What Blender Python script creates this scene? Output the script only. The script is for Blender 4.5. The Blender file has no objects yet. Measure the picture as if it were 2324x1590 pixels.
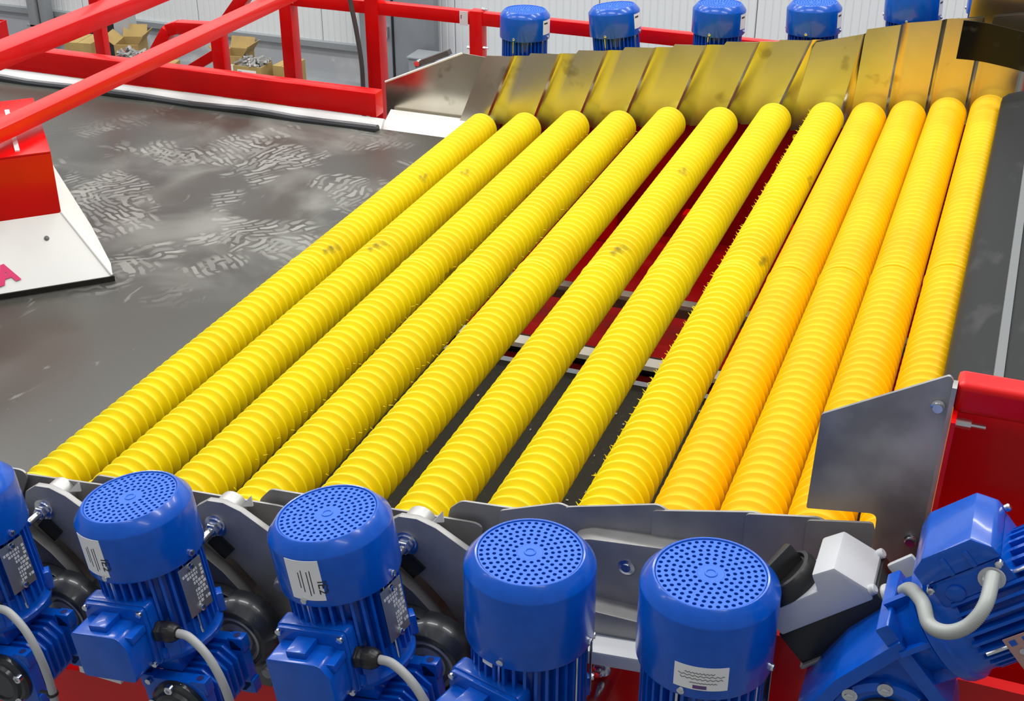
import bpy, bmesh, math, random
from mathutils import Vector, Matrix
PI = math.pi
rad = math.radians
random.seed(7)
scene = bpy.context.scene
col = scene.collection

# ------------------------------------------------------------------ camera, world, lights, exposure
cam_d = bpy.data.cameras.new('camera')
cam_d.sensor_width = 36.0
cam_d.lens = 36.0 * 3050.0 / 2324.0
cam_d.clip_start = 0.05
cam = bpy.data.objects.new('camera', cam_d)
cam.location = (0, 0, 2.9)
cam.rotation_euler = (rad(90 - 28.8036), 0, rad(21.1134))
col.objects.link(cam)
scene.camera = cam

world = bpy.data.worlds.new('hall_light')
scene.world = world
world.use_nodes = True
bg = world.node_tree.nodes['Background']
bg.inputs['Color'].default_value = (0.97, 0.98, 1.0, 1)
bg.inputs['Strength'].default_value = 0.30

def area(name, loc, sx, sy, power, rot=(0, 0, 0)):
    d = bpy.data.lights.new(name, 'AREA')
    d.shape = 'RECTANGLE'; d.size = sx; d.size_y = sy; d.energy = power
    o = bpy.data.objects.new(name, d); o.location = loc; o.rotation_euler = rot
    col.objects.link(o)
for ly, lw in ((-0.8, 24), (2.0, 58), (4.5, 78), (6.9, 92)):
    for lx in (-8.5, -5.2, -1.9, 1.4):  # leftmost column is added to put a sheen on the feed belt
        area('hall_or_sheen_lamp', (lx, ly, 6.2), 2.2, 0.35, lw)

vs = scene.view_settings
vs.view_transform = 'Standard'
vs.look = 'None'
vs.gamma = 1.0
vs.use_curve_mapping = False
vs.exposure = 0.0

# ------------------------------------------------------------------ materials
def mat(name, c, rough=0.4, metal=0.0, coat=0.0, var=None, bump=None, spec=None, stain=None):
    m = bpy.data.materials.new(name)
    m.use_nodes = True
    nt = m.node_tree
    b = nt.nodes['Principled BSDF']
    b.inputs['Base Color'].default_value = (*c, 1)
    b.inputs['Roughness'].default_value = rough
    b.inputs['Metallic'].default_value = metal
    if coat:
        b.inputs['Coat Weight'].default_value = coat
        b.inputs['Coat Roughness'].default_value = 0.08
    if spec is not None:
        b.inputs['Specular IOR Level'].default_value = spec
    tc = nt.nodes.new('ShaderNodeTexCoord')
    src = None
    def noise(scale, detail=4.0, stretch=None):
        n = nt.nodes.new('ShaderNodeTexNoise')
        n.inputs['Scale'].default_value = scale
        n.inputs['Detail'].default_value = detail
        if stretch:
            mp = nt.nodes.new('ShaderNodeMapping')
            mp.inputs['Scale'].default_value = stretch
            nt.links.new(tc.outputs['Object'], mp.inputs['Vector'])
            nt.links.new(mp.outputs['Vector'], n.inputs['Vector'])
        else:
            nt.links.new(tc.outputs['Object'], n.inputs['Vector'])
        return n
    if var:   # (scale, second colour, low, high)
        n = noise(var[0])
        r = nt.nodes.new('ShaderNodeMapRange')
        r.inputs['From Min'].default_value = var[2]
        r.inputs['From Max'].default_value = var[3]
        mx = nt.nodes.new('ShaderNodeMix'); mx.data_type = 'RGBA'
        mx.inputs[6].default_value = (*c, 1); mx.inputs[7].default_value = (*var[1], 1)
        nt.links.new(n.outputs['Fac'], r.inputs['Value'])
        nt.links.new(r.outputs['Result'], mx.inputs[0])
        src = mx.outputs[2]
    if stain:  # (scale, colour, low, high, stretch)
        n = noise(stain[0], 6.0, stain[4])
        r = nt.nodes.new('ShaderNodeMapRange')
        r.inputs['From Min'].default_value = stain[2]
        r.inputs['From Max'].default_value = stain[3]
        mx = nt.nodes.new('ShaderNodeMix'); mx.data_type = 'RGBA'
        mx.inputs[6].default_value = (*c, 1); mx.inputs[7].default_value = (*stain[1], 1)
        if src: nt.links.new(src, mx.inputs[6])
        nt.links.new(n.outputs['Fac'], r.inputs['Value'])
        nt.links.new(r.outputs['Result'], mx.inputs[0])
        src = mx.outputs[2]
    if src: nt.links.new(src, b.inputs['Base Color'])
    if bump:
        n = noise(bump[0])
        bp = nt.nodes.new('ShaderNodeBump')
        bp.inputs['Strength'].default_value = bump[1]
        bp.inputs['Distance'].default_value = 0.002
        nt.links.new(n.outputs['Fac'], bp.inputs['Height'])
        nt.links.new(bp.outputs['Normal'], b.inputs['Normal'])
    return m

M = {}
M['lemon'] = mat('lemon_polyurethane', (0.90, 0.735, 0.004), 0.4, spec=.35, var=(5, (0.86, 0.66, 0.004), .4, .7),
                 stain=(9, (0.25, 0.2, 0.02), .70, .78, (1, .35, 1)))
M['amber'] = mat('amber_polyurethane', (0.94, 0.575, 0.001), 0.42, spec=.22, var=(5, (0.92, 0.52, 0.001), .4, .7))
M['blue'] = mat('blue_enamel', (0.0005, 0.092, 0.54), 0.26, coat=0.25, spec=.4, var=(60, (0.0004, 0.08, 0.48), .4, .7))
M['grille'] = mat('blue_enamel_lit_top', (0.012, 0.13, 0.66), 0.5)  # lighter copy of the blue enamel, light on the motor tops painted in
M['blue_hole'] = mat('blue_fan_inside', (0.002, 0.01, 0.12), 0.6)
M['red'] = mat('red_enamel', (0.78, 0.002, 0.003), 0.32, coat=0.15, spec=.3, var=(9, (0.70, 0.002, 0.003), .4, .7))
M['red_shaded'] = mat('red_enamel_shaded', (0.42, 0.002, 0.004), 0.35, spec=.3, var=(9, (0.34, 0.002, 0.003), .4, .7))  # darker copy of the red enamel, shade under the rollers painted in
M['red_bounce'] = mat('red_enamel_bounce', (0.80, 0.008, 0.003), 0.32, coat=0.15, spec=.3)  # red enamel shifted to orange, yellow bounce from the rollers painted in
M['white'] = mat('white_enamel', (0.82, 0.83, 0.81), 0.35, var=(4, (0.76, 0.78, 0.74), .4, .7))
M['steel'] = mat('stainless_sheet', (0.52, 0.515, 0.49), 0.42, .5, var=(6, (0.26, 0.26, 0.255), .42, .62), bump=(40, .05))
M['steel_dark'] = mat('dull_steel_plate', (0.16, 0.155, 0.145), 0.45, 0.5, var=(9, (0.09, 0.087, 0.08), .35, .7), bump=(60, .1))
M['steel_mid'] = mat('mill_steel_plate', (0.40, 0.39, 0.37), 0.45, 0.45, var=(9, (0.25, 0.245, 0.232), .35, .7), bump=(60, .08))
M['guard'] = mat('guard_stainless', (0.68, 0.65, 0.54), 0.24, 1.0, var=(6, (0.58, 0.55, 0.44), .35, .7),
                 stain=(9, (0.40, 0.37, 0.28), .62, .7, (1, 1, 1)))
M['chrome'] = mat('zinc_bolt', (0.72, 0.73, 0.75), 0.2, 1.0)
M['black_iron'] = mat('black_cast_iron', (0.016, 0.018, 0.02), 0.32, coat=0.3)
M['black'] = mat('black_plastic', (0.014, 0.014, 0.014), 0.35)
M['rubber_gloss'] = mat('glossy_black_rubber', (0.006, 0.006, 0.006), 0.3, spec=.2, stain=(14, (0.06, 0.06, 0.05), .6, .75, (1, 1, 1)))
M['rubber_seal'] = mat('black_rubber_seal', (0.03, 0.035, 0.04), 0.3)
M['apron'] = mat('grey_black_apron_rubber', (0.022, 0.023, 0.023), 0.5, spec=.18, stain=(12, (0.07, 0.07, 0.07), .58, .8, (1, .5, 1)))
M['apron_seam'] = mat('scuffed_apron_seam', (0.17, 0.18, 0.18), 0.45)
M['grey_pl'] = mat('light_grey_plastic', (0.56, 0.57, 0.58), 0.4)
M['cable'] = mat('grey_cable_sheath', (0.42, 0.42, 0.41), 0.45)
M['conduit'] = mat('grey_conduit', (0.40, 0.42, 0.40), 0.4)
M['dark_cable'] = mat('dark_hose', (0.07, 0.075, 0.075), 0.5)
M['plate_alu'] = mat('aluminium_nameplate', (0.30, 0.32, 0.35), 0.4, 0.7)
M['print_light'] = mat('pale_print', (0.62, 0.63, 0.64), 0.5)
M['paper'] = mat('white_sticker', (0.86, 0.86, 0.85), 0.5)
M['ink'] = mat('black_ink', (0.03, 0.03, 0.035), 0.6)
M['ink_violet'] = mat('violet_ink', (0.12, 0.06, 0.2), 0.6)
M['magenta'] = mat('magenta_vinyl', (0.7, 0.01, 0.13), 0.45)
M['copper_plate'] = mat('pinkish_nameplate', (0.52, 0.30, 0.27), 0.4, 0.4)
M['card'] = mat('cardboard', (0.42, 0.29, 0.1), 0.8, var=(8, (0.34, 0.23, 0.08), .4, .7))
M['wallpanel'] = mat('white_cladding', (0.74, 0.76, 0.76), 0.5)
M['concrete'] = mat('grey_concrete', (0.42, 0.44, 0.46), 0.8, var=(2.5, (0.55, 0.56, 0.57), .45, .65), bump=(20, .3),
                    stain=(5, (0.66, 0.67, 0.67), .6, .72, (1, 1, 1)))
M['floor'] = mat('hall_floor', (0.22, 0.24, 0.25), 0.6, var=(1.2, (0.3, 0.31, 0.32), .4, .65))
M['trim'] = mat('grey_trim', (0.26, 0.28, 0.29), 0.5)
M['door'] = mat('grey_door_paint', (0.30, 0.32, 0.35), 0.5, var=(2, (0.22, 0.235, 0.25), .4, .65))
M['debris'] = mat('pale_debris', (0.62, 0.6, 0.52), 0.8)
M['olive'] = mat('dark_lower_belt', (0.022, 0.022, 0.013), 0.6, stain=(60, (0.06, 0.06, 0.04), .6, .75, (1, 1, 1)))

def belt_material():
    m = bpy.data.materials.new('feed_belt_rubber'); m.use_nodes = True
    nt = m.node_tree; N = nt.nodes; L = nt.links
    b = N['Principled BSDF']
    tc = N.new('ShaderNodeTexCoord')
    def math_(op, a, b_=None, clamp=False):
        n = N.new('ShaderNodeMath'); n.operation = op; n.use_clamp = clamp
        for i, v in enumerate((a, b_)):
            if v is None: continue
            if isinstance(v, (int, float)): n.inputs[i].default_value = v
            else: L.new(v, n.inputs[i])
        return n.outputs[0]
    def rng(v, lo, hi):
        n = N.new('ShaderNodeMapRange'); n.interpolation_type = 'SMOOTHSTEP'
        n.inputs['From Min'].default_value = lo; n.inputs['From Max'].default_value = hi
        L.new(v, n.inputs['Value']); return n.outputs['Result']
    def noise(scale, detail=5, off=(0, 0, 0), dist=0.0, sc=(1, 1, 1)):
        mp = N.new('ShaderNodeMapping'); mp.inputs['Location'].default_value = off; mp.inputs['Scale'].default_value = sc
        L.new(tc.outputs['Object'], mp.inputs['Vector'])
        n = N.new('ShaderNodeTexNoise'); n.inputs['Scale'].default_value = scale; n.inputs['Detail'].default_value = detail
        n.inputs['Distortion'].default_value = dist
        L.new(mp.outputs['Vector'], n.inputs['Vector']); return n.outputs['Fac']
    # boot tread bars at three turns, each under its own patch mask
    def tread(angle, seed):
        mp = N.new('ShaderNodeMapping'); mp.inputs['Rotation'].default_value = (0, 0, angle)
        mp.inputs['Location'].default_value = (seed, seed * .7, 0)
        L.new(tc.outputs['Object'], mp.inputs['Vector'])
        br = N.new('ShaderNodeTexBrick'); br.inputs['Scale'].default_value = 1.0
        br.inputs['Color1'].default_value = (1, 1, 1, 1); br.inputs['Color2'].default_value = (.45, .45, .45, 1)
        br.inputs['Mortar'].default_value = (0, 0, 0, 1)
        br.inputs['Brick Width'].default_value = 0.085; br.inputs['Row Height'].default_value = 0.026
        br.inputs['Mortar Size'].default_value = 0.006
        nz = N.new('ShaderNodeTexNoise'); nz.inputs['Scale'].default_value = 7
        L.new(mp.outputs['Vector'], nz.inputs['Vector'])
        vm = N.new('ShaderNodeVectorMath'); vm.operation = 'MULTIPLY_ADD'
        L.new(nz.outputs['Color'], vm.inputs[0]); vm.inputs[1].default_value = (.12, .12, 0); L.new(mp.outputs['Vector'], vm.inputs[2])
        L.new(vm.outputs[0], br.inputs['Vector'])
        sep = N.new('ShaderNodeSeparateColor'); L.new(br.outputs['Color'], sep.inputs[0])
        mask = rng(noise(4.2, 2, (seed * 3.1, seed * 1.7, 0)), .535, .62)
        return math_('MULTIPLY', sep.outputs[0], mask)
    t = math_('MAXIMUM', math_('MAXIMUM', tread(.5, 1.3), tread(-.9, 4.7)), tread(1.7, 9.2))
    # where people stepped: the middle of the belt
    sx = N.new('ShaderNodeSeparateXYZ'); L.new(tc.outputs['Object'], sx.inputs[0])
    dx = math_('DIVIDE', math_('ADD', sx.outputs[0], 2.42), 0.75)
    dy = math_('DIVIDE', math_('SUBTRACT', sx.outputs[1], 3.45), 0.75)
    d2 = math_('ADD', math_('MULTIPLY', dx, dx), math_('MULTIPLY', dy, dy))
    n = N.new('ShaderNodeMapRange'); n.interpolation_type = 'SMOOTHSTEP'
    n.inputs['From Min'].default_value = 1.5; n.inputs['From Max'].default_value = .35
    L.new(d2, n.inputs['Value'])
    zone = n.outputs['Result']
    haze = rng(noise(3.0, 6, (2, 5, 0), .6), .45, .75)
    dust = math_('MULTIPLY', math_('MAXIMUM', math_('MULTIPLY', t, .8), math_('MULTIPLY', haze, .5)), zone)
    scr = math_('MULTIPLY', rng(noise(14, 8, (0, 0, 0), 2.0, (1, .3, 1)), .66, .74), .3)
    dust = math_('MAXIMUM', dust, scr, True)
    cm = N.new('ShaderNodeMix'); cm.data_type = 'RGBA'
    cm.inputs[6].default_value = (0.060, 0.061, 0.050, 1); cm.inputs[7].default_value = (0.34, 0.345, 0.31, 1)
    L.new(dust, cm.inputs[0]); L.new(cm.outputs[2], b.inputs['Base Color'])
    ro = math_('ADD', .30, math_('MULTIPLY', dust, .3)); L.new(ro, b.inputs['Roughness'])
    return m
M['belt'] = belt_material()

# ------------------------------------------------------------------ mesh helpers
class MB:
    def __init__(s): s.v = []; s.f = []; s.m = []; s.mi = 0
    def add(s, vs, fs, X=None):
        o = len(s.v)
        s.v += [tuple(X @ Vector(p)) for p in vs] if X else [tuple(p) for p in vs]
        s.f += [tuple(i + o for i in f) for f in fs]
        s.m += [s.mi] * len(fs)
        return s
    def box(s, x0, x1, y0, y1, z0, z1, X=None):
        return s.add([(x0, y0, z0), (x1, y0, z0), (x1, y1, z0), (x0, y1, z0), (x0, y0, z1), (x1, y0, z1), (x1, y1, z1), (x0, y1, z1)],
                     [(0, 3, 2, 1), (4, 5, 6, 7), (0, 1, 5, 4), (1, 2, 6, 5), (2, 3, 7, 6), (3, 0, 4, 7)], X)
    def lathe(s, prof, n=32, X=None, cap0=True, cap1=True):   # prof: (r, z) about local z
        vs = []; fs = []; k = len(prof)
        for r, z in prof:
            for j in range(n):
                a = 2 * PI * j / n
                vs.append((r * math.cos(a), r * math.sin(a), z))
        for i in range(k - 1):
            for j in range(n):
                a, b = i * n + j, i * n + (j + 1) % n
                fs.append((a, b, b + n, a + n))
        if cap0: fs.append(tuple(reversed(range(n))))
        if cap1: fs.append(tuple(range((k - 1) * n, k * n)))
        return s.add(vs, fs, X)
    def cyl(s, p0, p1, r, n=16, r1=None):
        p0 = Vector(p0); p1 = Vector(p1); d = p1 - p0
        X = Matrix.Translation(p0) @ d.to_track_quat('Z', 'Y').to_matrix().to_4x4()
        return s.lathe([(r, 0), (r if r1 is None else r1, d.length)], n, X)
    def prism(s, poly, y0, y1, X=None):    # poly in (x, z), extruded along y
        n = len(poly)
        vs = [(p[0], y0, p[1]) for p in poly] + [(p[0], y1, p[1]) for p in poly]
        fs = [tuple(range(n)), tuple(reversed(range(n, 2 * n)))]
        for i in range(n):
            j = (i + 1) % n
            fs.append((i, i + n, j + n, j))
        return s.add(vs, fs, X)
    def tube(s, path, r, n=10, closed=False):
        path = [Vector(p) for p in path]; vs = []; fs = []
        up = Vector((0.123, 0.31, 0.94)).normalized()
        k = len(path)
        for i, p in enumerate(path):
            t = (path[min(i + 1, k - 1)] - path[max(i - 1, 0)]).normalized()
            a = t.cross(up)
            if a.length < 1e-4: a = t.cross(Vector((1, 0, 0)))
            a.normalize(); b = t.cross(a).normalized(); up = -b if False else up
            rr = r[i] if isinstance(r, (list, tuple)) else r
            for j in range(n):
                q = 2 * PI * j / n
                vs.append(p + a * (rr * math.cos(q)) + b * (rr * math.sin(q)))
        for i in range(k - 1):
            for j in range(n):
                a, b = i * n + j, i * n + (j + 1) % n
                fs.append((a, b, b + n, a + n))
        fs.append(tuple(reversed(range(n)))); fs.append(tuple(range((k - 1) * n, k * n)))
        return s.add(vs, fs)
    def mesh(s, name, mats, bevel=0.0, sharp=35, seg=2):
        me = bpy.data.meshes.new(name)
        me.from_pydata(s.v, [], s.f)
        mats = mats if isinstance(mats, (list, tuple)) else [mats]
        for k in mats: me.materials.append(M[k])
        if len(mats) > 1:
            me.polygons.foreach_set('material_index', s.m)
        bm = bmesh.new(); bm.from_mesh(me)
        bmesh.ops.recalc_face_normals(bm, faces=bm.faces)
        if bevel:
            es = [e for e in bm.edges if len(e.link_faces) == 2 and e.calc_face_angle(0) > rad(28)]
            bmesh.ops.bevel(bm, geom=es, offset=bevel, segments=seg, profile=0.6, affect='EDGES', clamp_overlap=True)
        bm.to_mesh(me); bm.free()
        me.shade_smooth()
        me.set_sharp_from_angle(angle=rad(sharp))
        me.update()
        return me
    def build(s, name, mats, parent=None, bevel=0.0, sharp=35, seg=2, label=None):
        o = link(name, s.mesh(name, mats, bevel, sharp, seg), parent)
        if label: o['label'] = label
        return o

def link(name, me, parent=None, loc=None, rot=None):
    o = bpy.data.objects.new(name, me)
    col.objects.link(o)
    if parent: o.parent = parent
    if loc: o.location = loc
    if rot: o.rotation_euler = rot
    return o
def tag(o, label, cat, group=None, kind=None):
    o['label'] = label; o['category'] = cat
    if group: o['group'] = group
    if kind: o['kind'] = kind
    return o
def thing(name, loc, label, cat, rot=(0, 0, 0), group=None):
    o = bpy.data.objects.new(name, None); o.empty_display_size = .05
    col.objects.link(o); o.location = loc; o.rotation_euler = rot
    return tag(o, label, cat, group)
def struct(o): o['kind'] = 'structure'; return o
def rpoly(pts, r, seg=5):           # round the corners of a polygon; r number or list
    out = []; n = len(pts)
    for i in range(n):
        p = Vector(pts[i]); a = Vector(pts[i - 1]); b = Vector(pts[(i + 1) % n])
        rr = r[i] if isinstance(r, (list, tuple)) else r
        if rr <= 0: out.append(tuple(p)); continue
        da = (a - p); db = (b - p)
        t = min(rr, da.length * .45, db.length * .45)
        s = p + da.normalized() * t; e = p + db.normalized() * t
        for k in range(seg + 1):
            u = k / seg
            out.append(tuple(s * (1 - u) ** 2 + p * 2 * u * (1 - u) + e * u * u))
    return out
def spline(pts, n=8):
    P = [Vector(p) for p in pts]; out = []
    for i in range(len(P) - 1):
        p0 = P[max(i - 1, 0)]; p1 = P[i]; p2 = P[i + 1]; p3 = P[min(i + 2, len(P) - 1)]
        for k in range(n):
            t = k / n
            out.append(.5 * ((2 * p1) + (p2 - p0) * t + (2 * p0 - 5 * p1 + 4 * p2 - p3) * t * t + (3 * p1 - p0 - 3 * p2 + p3) * t ** 3))
    out.append(P[-1]); return out
def text_mesh(txt, size, extrude=0.0004, bold=0.0):
    c = bpy.data.curves.new('lettering', 'FONT'); c.body = txt; c.size = size; c.extrude = extrude
    c.offset = bold; c.align_x = 'LEFT'; c.resolution_u = 3
    o = bpy.data.objects.new('lettering', c); col.objects.link(o)
    dg = bpy.context.evaluated_depsgraph_get(); dg.update()
    me = bpy.data.meshes.new_from_object(o.evaluated_get(dg))
    bpy.data.objects.remove(o); bpy.data.curves.remove(c)
    me.name = 'lettering'
    return me
RY = lambda a: Matrix.Rotation(a, 4, 'Y')
RX = lambda a: Matrix.Rotation(a, 4, 'X')
RZ = lambda a: Matrix.Rotation(a, 4, 'Z')
T = lambda x, y, z: Matrix.Translation((x, y, z))
Y_OUT = RX(PI / 2)      # local z -> -y (towards the viewer's side)

SL = 0.158              # rise of the roller bed towards the right
def axis_z(x): return 1.257 + (x + 1.778) * SL

# ------------------------------------------------------------------ the hall
struct(MB().box(-14, 8, -4, 14, -.1, 0).build('floor', 'floor'))
wall = struct(MB().box(-12, 6, 8.17, 8.4, 0, .26).build('wall_back', 'concrete'))
pw = 1.0
def panel_mesh():
    p = [(0, 0)]
    k = 21
    for i in range(k):
        x0 = i * pw / k
        p += [(x0 + .003, .0), (x0 + .006, .004), (x0 + pw / k - .006, .004), (x0 + pw / k - .003, 0)]
    p += [(pw, 0)]
    b = MB()
    n = len(p)
    vs = [(x, -y, 0) for x, y in p] + [(x, -y, 4.0) for x, y in p] + [(0, .06, 0), (pw, .06, 0), (0, .06, 4), (pw, .06, 4)]
    fs = [(i, i + 1, i + 1 + n, i + n) for i in range(n - 1)]
    a = 2 * n
    fs += [(a, a + 1, a + 3, a + 2), tuple(range(n - 1, -1, -1)) + (a, a + 1), tuple(range(n, 2 * n)) + (a + 3, a + 2), (0, n, a + 2, a), (n - 1, a + 1, a + 3, 2 * n - 1)]
    return b.add(vs, fs).mesh('panel', 'wallpanel')
pm = panel_mesh()
for i in range(14):
    link('panel', pm, wall, (-9.6 + i * (pw + .006), 8.18, .27))
struct(MB().box(-12, 6, 8.13, 8.19, .235, .275).build('trim_back', 'trim'))

door = struct(MB().box(-4.20, -3.965, 8.02, 8.12, 0, 2.3).box(-3.955, -3.66, 8.04, 8.12, 0, 2.3).build('door_1', 'door', bevel=.006))
MB().box(-4.0, -3.975, 7.98, 8.02, .40, .47).build('door_handle', 'chrome', door, .004)
MB().box(-3.965, -3.955, 8.03, 8.05, 0, 2.3).build('door_gap', 'black', door)
tag(MB().box(-3.75, -3.45, 7.82, 8.0, 0, .33).box(-3.76, -3.44, 7.81, 8.0, .33, .345).build('electrical_cabinet', 'trim', bevel=.008),
    'low grey metal cabinet standing at the wall beside the grey door', 'cabinet')

# grey posts at the wall on the far left
tag(MB().box(-6.95, -6.88, 8.0, 8.1, 0, 1.2).box(-6.86, -6.80, 8.02, 8.1, 0, 1.2).box(-6.98, -6.77, 8.0, 8.12, .18, .2).build('wall_conduit', 'trim', bevel=.004),
    'pair of grey vertical ducts fixed to the white wall at top left', 'duct')

# cardboard boxes and bins standing behind the machine
def carton(name, x, y, w, d, h, z0, rz, label, flaps=True, lab=0, parts=0, m='card'):
    t = thing(name, (x, y, z0), label, 'box', (0, 0, rz), None)
    th = .006
    b = MB()
    b.box(-w / 2, w / 2, -d / 2, -d / 2 + th, 0, h).box(-w / 2, w / 2, d / 2 - th, d / 2, 0, h)
    b.box(-w / 2, -w / 2 + th, -d / 2 + th, d / 2 - th, 0, h).box(w / 2 - th, w / 2, -d / 2 + th, d / 2 - th, 0, h)
    b.box(-w / 2 + th, w / 2 - th, -d / 2 + th, d / 2 - th, 0, th)
    b.build('body', m, t)
    if flaps == 'open':
        for sx, an in ((-1, -40), (1, 55)):
            MB().box(0, w * .5, -d / 2, d / 2, 0, .004, T(sx * w / 2, 0, h) @ RY(rad(-an if sx > 0 else 180 - an))).build('flap', m, t)
        MB().box(-w / 2, w / 2, 0, d * .45, 0, .004, T(0, d / 2, h) @ RX(rad(60))).build('flap', m, t)
    elif flaps:
        MB().box(-w / 2, -.002, -d / 2, d / 2, h, h + .005).build('flap', m, t)
        MB().box(.002, w / 2, -d / 2, d / 2, h, h + .005).build('flap', m, t)
    if lab:
        l = MB().box(-w * .35, w * .32, -d / 2 - .002, -d / 2, h * .3, h * .85).build('paper_label', 'paper', t)
        MB().box(-w * .33, -w * .2, -d / 2 - .003, -d / 2 - .002, h * .66, h * .8).build('print_mark', 'plate_alu', l)
    if parts:
        b = MB(); rnd = random.Random(parts)
        for k in range(34):
            px, py = rnd.uniform(-w * .4, w * .4), rnd.uniform(-d * .4, d * .4)
            X = T(px, py, h - .005 + rnd.uniform(0, .03)) @ RZ(rnd.uniform(0, 6)) @ RX(rnd.uniform(.8, 2.2))
            b.lathe([(.009, -.028), (.009, .022), (.014, .022), (.014, .034)], 6, X)
        b.box(-w * .45, w * .45, -d * .45, d * .45, h - .03, h - .01)
        o = b.build('bolts', 'steel_mid', t); o['kind'] = 'stuff'
    return t
carton('cardboard_box', -4.82, 7.45, .17, .18, .36, 0, .1, 'brown carton with raised flaps and white label, left of the box of bolts', 'open', 1)
carton('cardboard_box', -4.64, 7.35, .20, .16, .165, .17, .05, 'upper carton with white label, filled with grey bolts', False, 1, 3)
carton('cardboard_box', -4.64, 7.35, .20, .16, .165, 0, .05, 'lower carton with white label under the box of bolts', False, 1)
carton('cardboard_box', -4.51, 7.22, .12, .14, .25, 0, -.1, 'short closed carton right of the box of bolts', True)
carton('cardboard_box', -4.43, 7.45, .12, .2, .33, 0, -.05, 'rightmost brown carton beside the red post', True)
carton('cardboard_box', -5.30, 7.3, .16, .2, .27, 0, .2, 'brown carton behind the slanted red tube frame', True)
carton('cardboard_box', -6.02, 7.45, .2, .22, .325, 0, .15, 'closed pale brown carton left of the far red post', True)
carton('cardboard_box', -5.76, 7.6, .17, .2, .30, 0, .3, 'open brown carton with a big raised flap right of the far red post', 'open')
carton('cardboard_box', -5.9, 7.75, .12, .1, .42, 0, .0, 'tall narrow pale carton behind the open carton', True, 0, 0, 'concrete')
carton('parts_bin', -5.50, 7.3, .26, .2, .31, 0, .15, 'red bin of small brown parts beside the open carton', False, 0, 5, 'red')
carton('parts_bin', -6.92, 7.4, .34, .28, .36, 0, .1, 'red bin heaped with metal parts at the left edge', False, 0, 8, 'red')
carton('parts_bin', -6.2, 7.85, .16, .14, .36, 0, .0, 'dark grey bin behind the pale brown carton', False, 0, 0, 'black')

# ------------------------------------------------------------------ feed belt on the left
bt = thing('feed_belt', (0, 0, 0), 'wide black rubber feed belt with dusty boot prints left of the rollers', 'conveyor belt')
MB().box(-5.2, -1.846, 1.60, 4.17, 1.235, 1.257).build('belt_surface', 'belt', bt)
MB().cyl((-1.875, 1.60, 1.205), (-1.875, 4.17, 1.205), .029, 24).build('nose_roller', 'black', bt)
MB().box(-5.2, -1.93, 1.6, 4.15, 1.08, 1.2).build('belt_bed', 'steel_dark', bt)

# ------------------------------------------------------------------ rollers
RX_ = [(-1.778, 0), (-1.608, 0), (-1.428, 0), (-1.259, 0), (-1.085, 0), (-.907, 0), (-.730, 0), (-.561, 0), (-.428, 1), (-.306, 1), (-.186, 1), (-.064, 1)]
RZ_ = [1.257, 1.281, 1.311, 1.331, 1.365, 1.386, 1.421, 1.444, 1.460, 1.480, 1.505, 1.528]
YN, YF, YM = 1.63, 4.315, 2.985
def sleeve_mesh(y0, y1, kind, flip):
    R = .058
    pitch = .0305
    n = int(round((y1 - y0) / pitch)); p = (y1 - y0) / n
    if kind == 0: rel = [(0, -.0165), (.16, -.0150), (.34, -.0085), (.45, -.0020), (.51, 0), (.62, 0), (.67, -.0020), (.75, -.0095), (.86, -.0155)]
    else: rel = [(0, -.0105), (.16, -.0098), (.34, -.0060), (.48, -.0014), (.54, 0), (.60, 0), (.65, -.0014), (.74, -.0062), (.86, -.0100)]
    prof = [(R - .006, 0)]
    for i in range(n):
        for u, d in rel:
            prof.append((R + d, (i + u) * p))
    prof.append((R - .006, y1 - y0))
    b = MB()
    b.lathe(prof, 44, T(0, y0, 0) @ RX(-PI / 2))
    return b.mesh('sleeve', 'lemon' if kind == 0 else 'amber', sharp=180)
sm = {(k, h): sleeve_mesh(*((YN, YM - .002) if h == 0 else (YM + .002, YF)), k, h) for k in (0, 1) for h in (0, 1)}
collar = {k: MB().lathe([(.0545, 0), (.0585, .002), (.0595, .006), (.0585, .010), (.0545, .012)], 44, T(0, YM - .006, 0) @ RX(-PI / 2)).mesh('joint_ring', 'lemon' if k == 0 else 'amber', sharp=180) for k in (0, 1)}
shaft = MB().cyl((0, 1.42, 0), (0, 4.46, 0), .0165, 20).mesh('shaft', 'chrome')
names12 = ['first', 'second', 'third', 'fourth', 'fifth', 'sixth', 'seventh', 'eighth', 'ninth', 'tenth', 'eleventh', 'twelfth']
rlabels = [
    'lemon yellow ribbed roller right beside the black feed belt, first from the left',
    'lemon yellow ribbed roller, second from the feed belt',
    'lemon yellow ribbed roller, third from the feed belt',
    'lemon yellow ribbed roller, fourth from the feed belt',
    'lemon yellow ribbed roller, fifth from the feed belt',
    'lemon yellow ribbed roller, sixth from the feed belt, open gaps on both sides',
    'lemon yellow ribbed roller, seventh from the feed belt, open gaps on both sides',
    'lemon yellow roller with rough frayed left edge, eighth from the feed belt',
    'amber yellow finely ribbed roller next to the frayed lemon one',
    'amber yellow finely ribbed roller, second of the four amber ones',
    'amber yellow finely ribbed roller, third of the four amber ones',
    'amber yellow finely ribbed roller half hidden along the black rubber apron']
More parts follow.
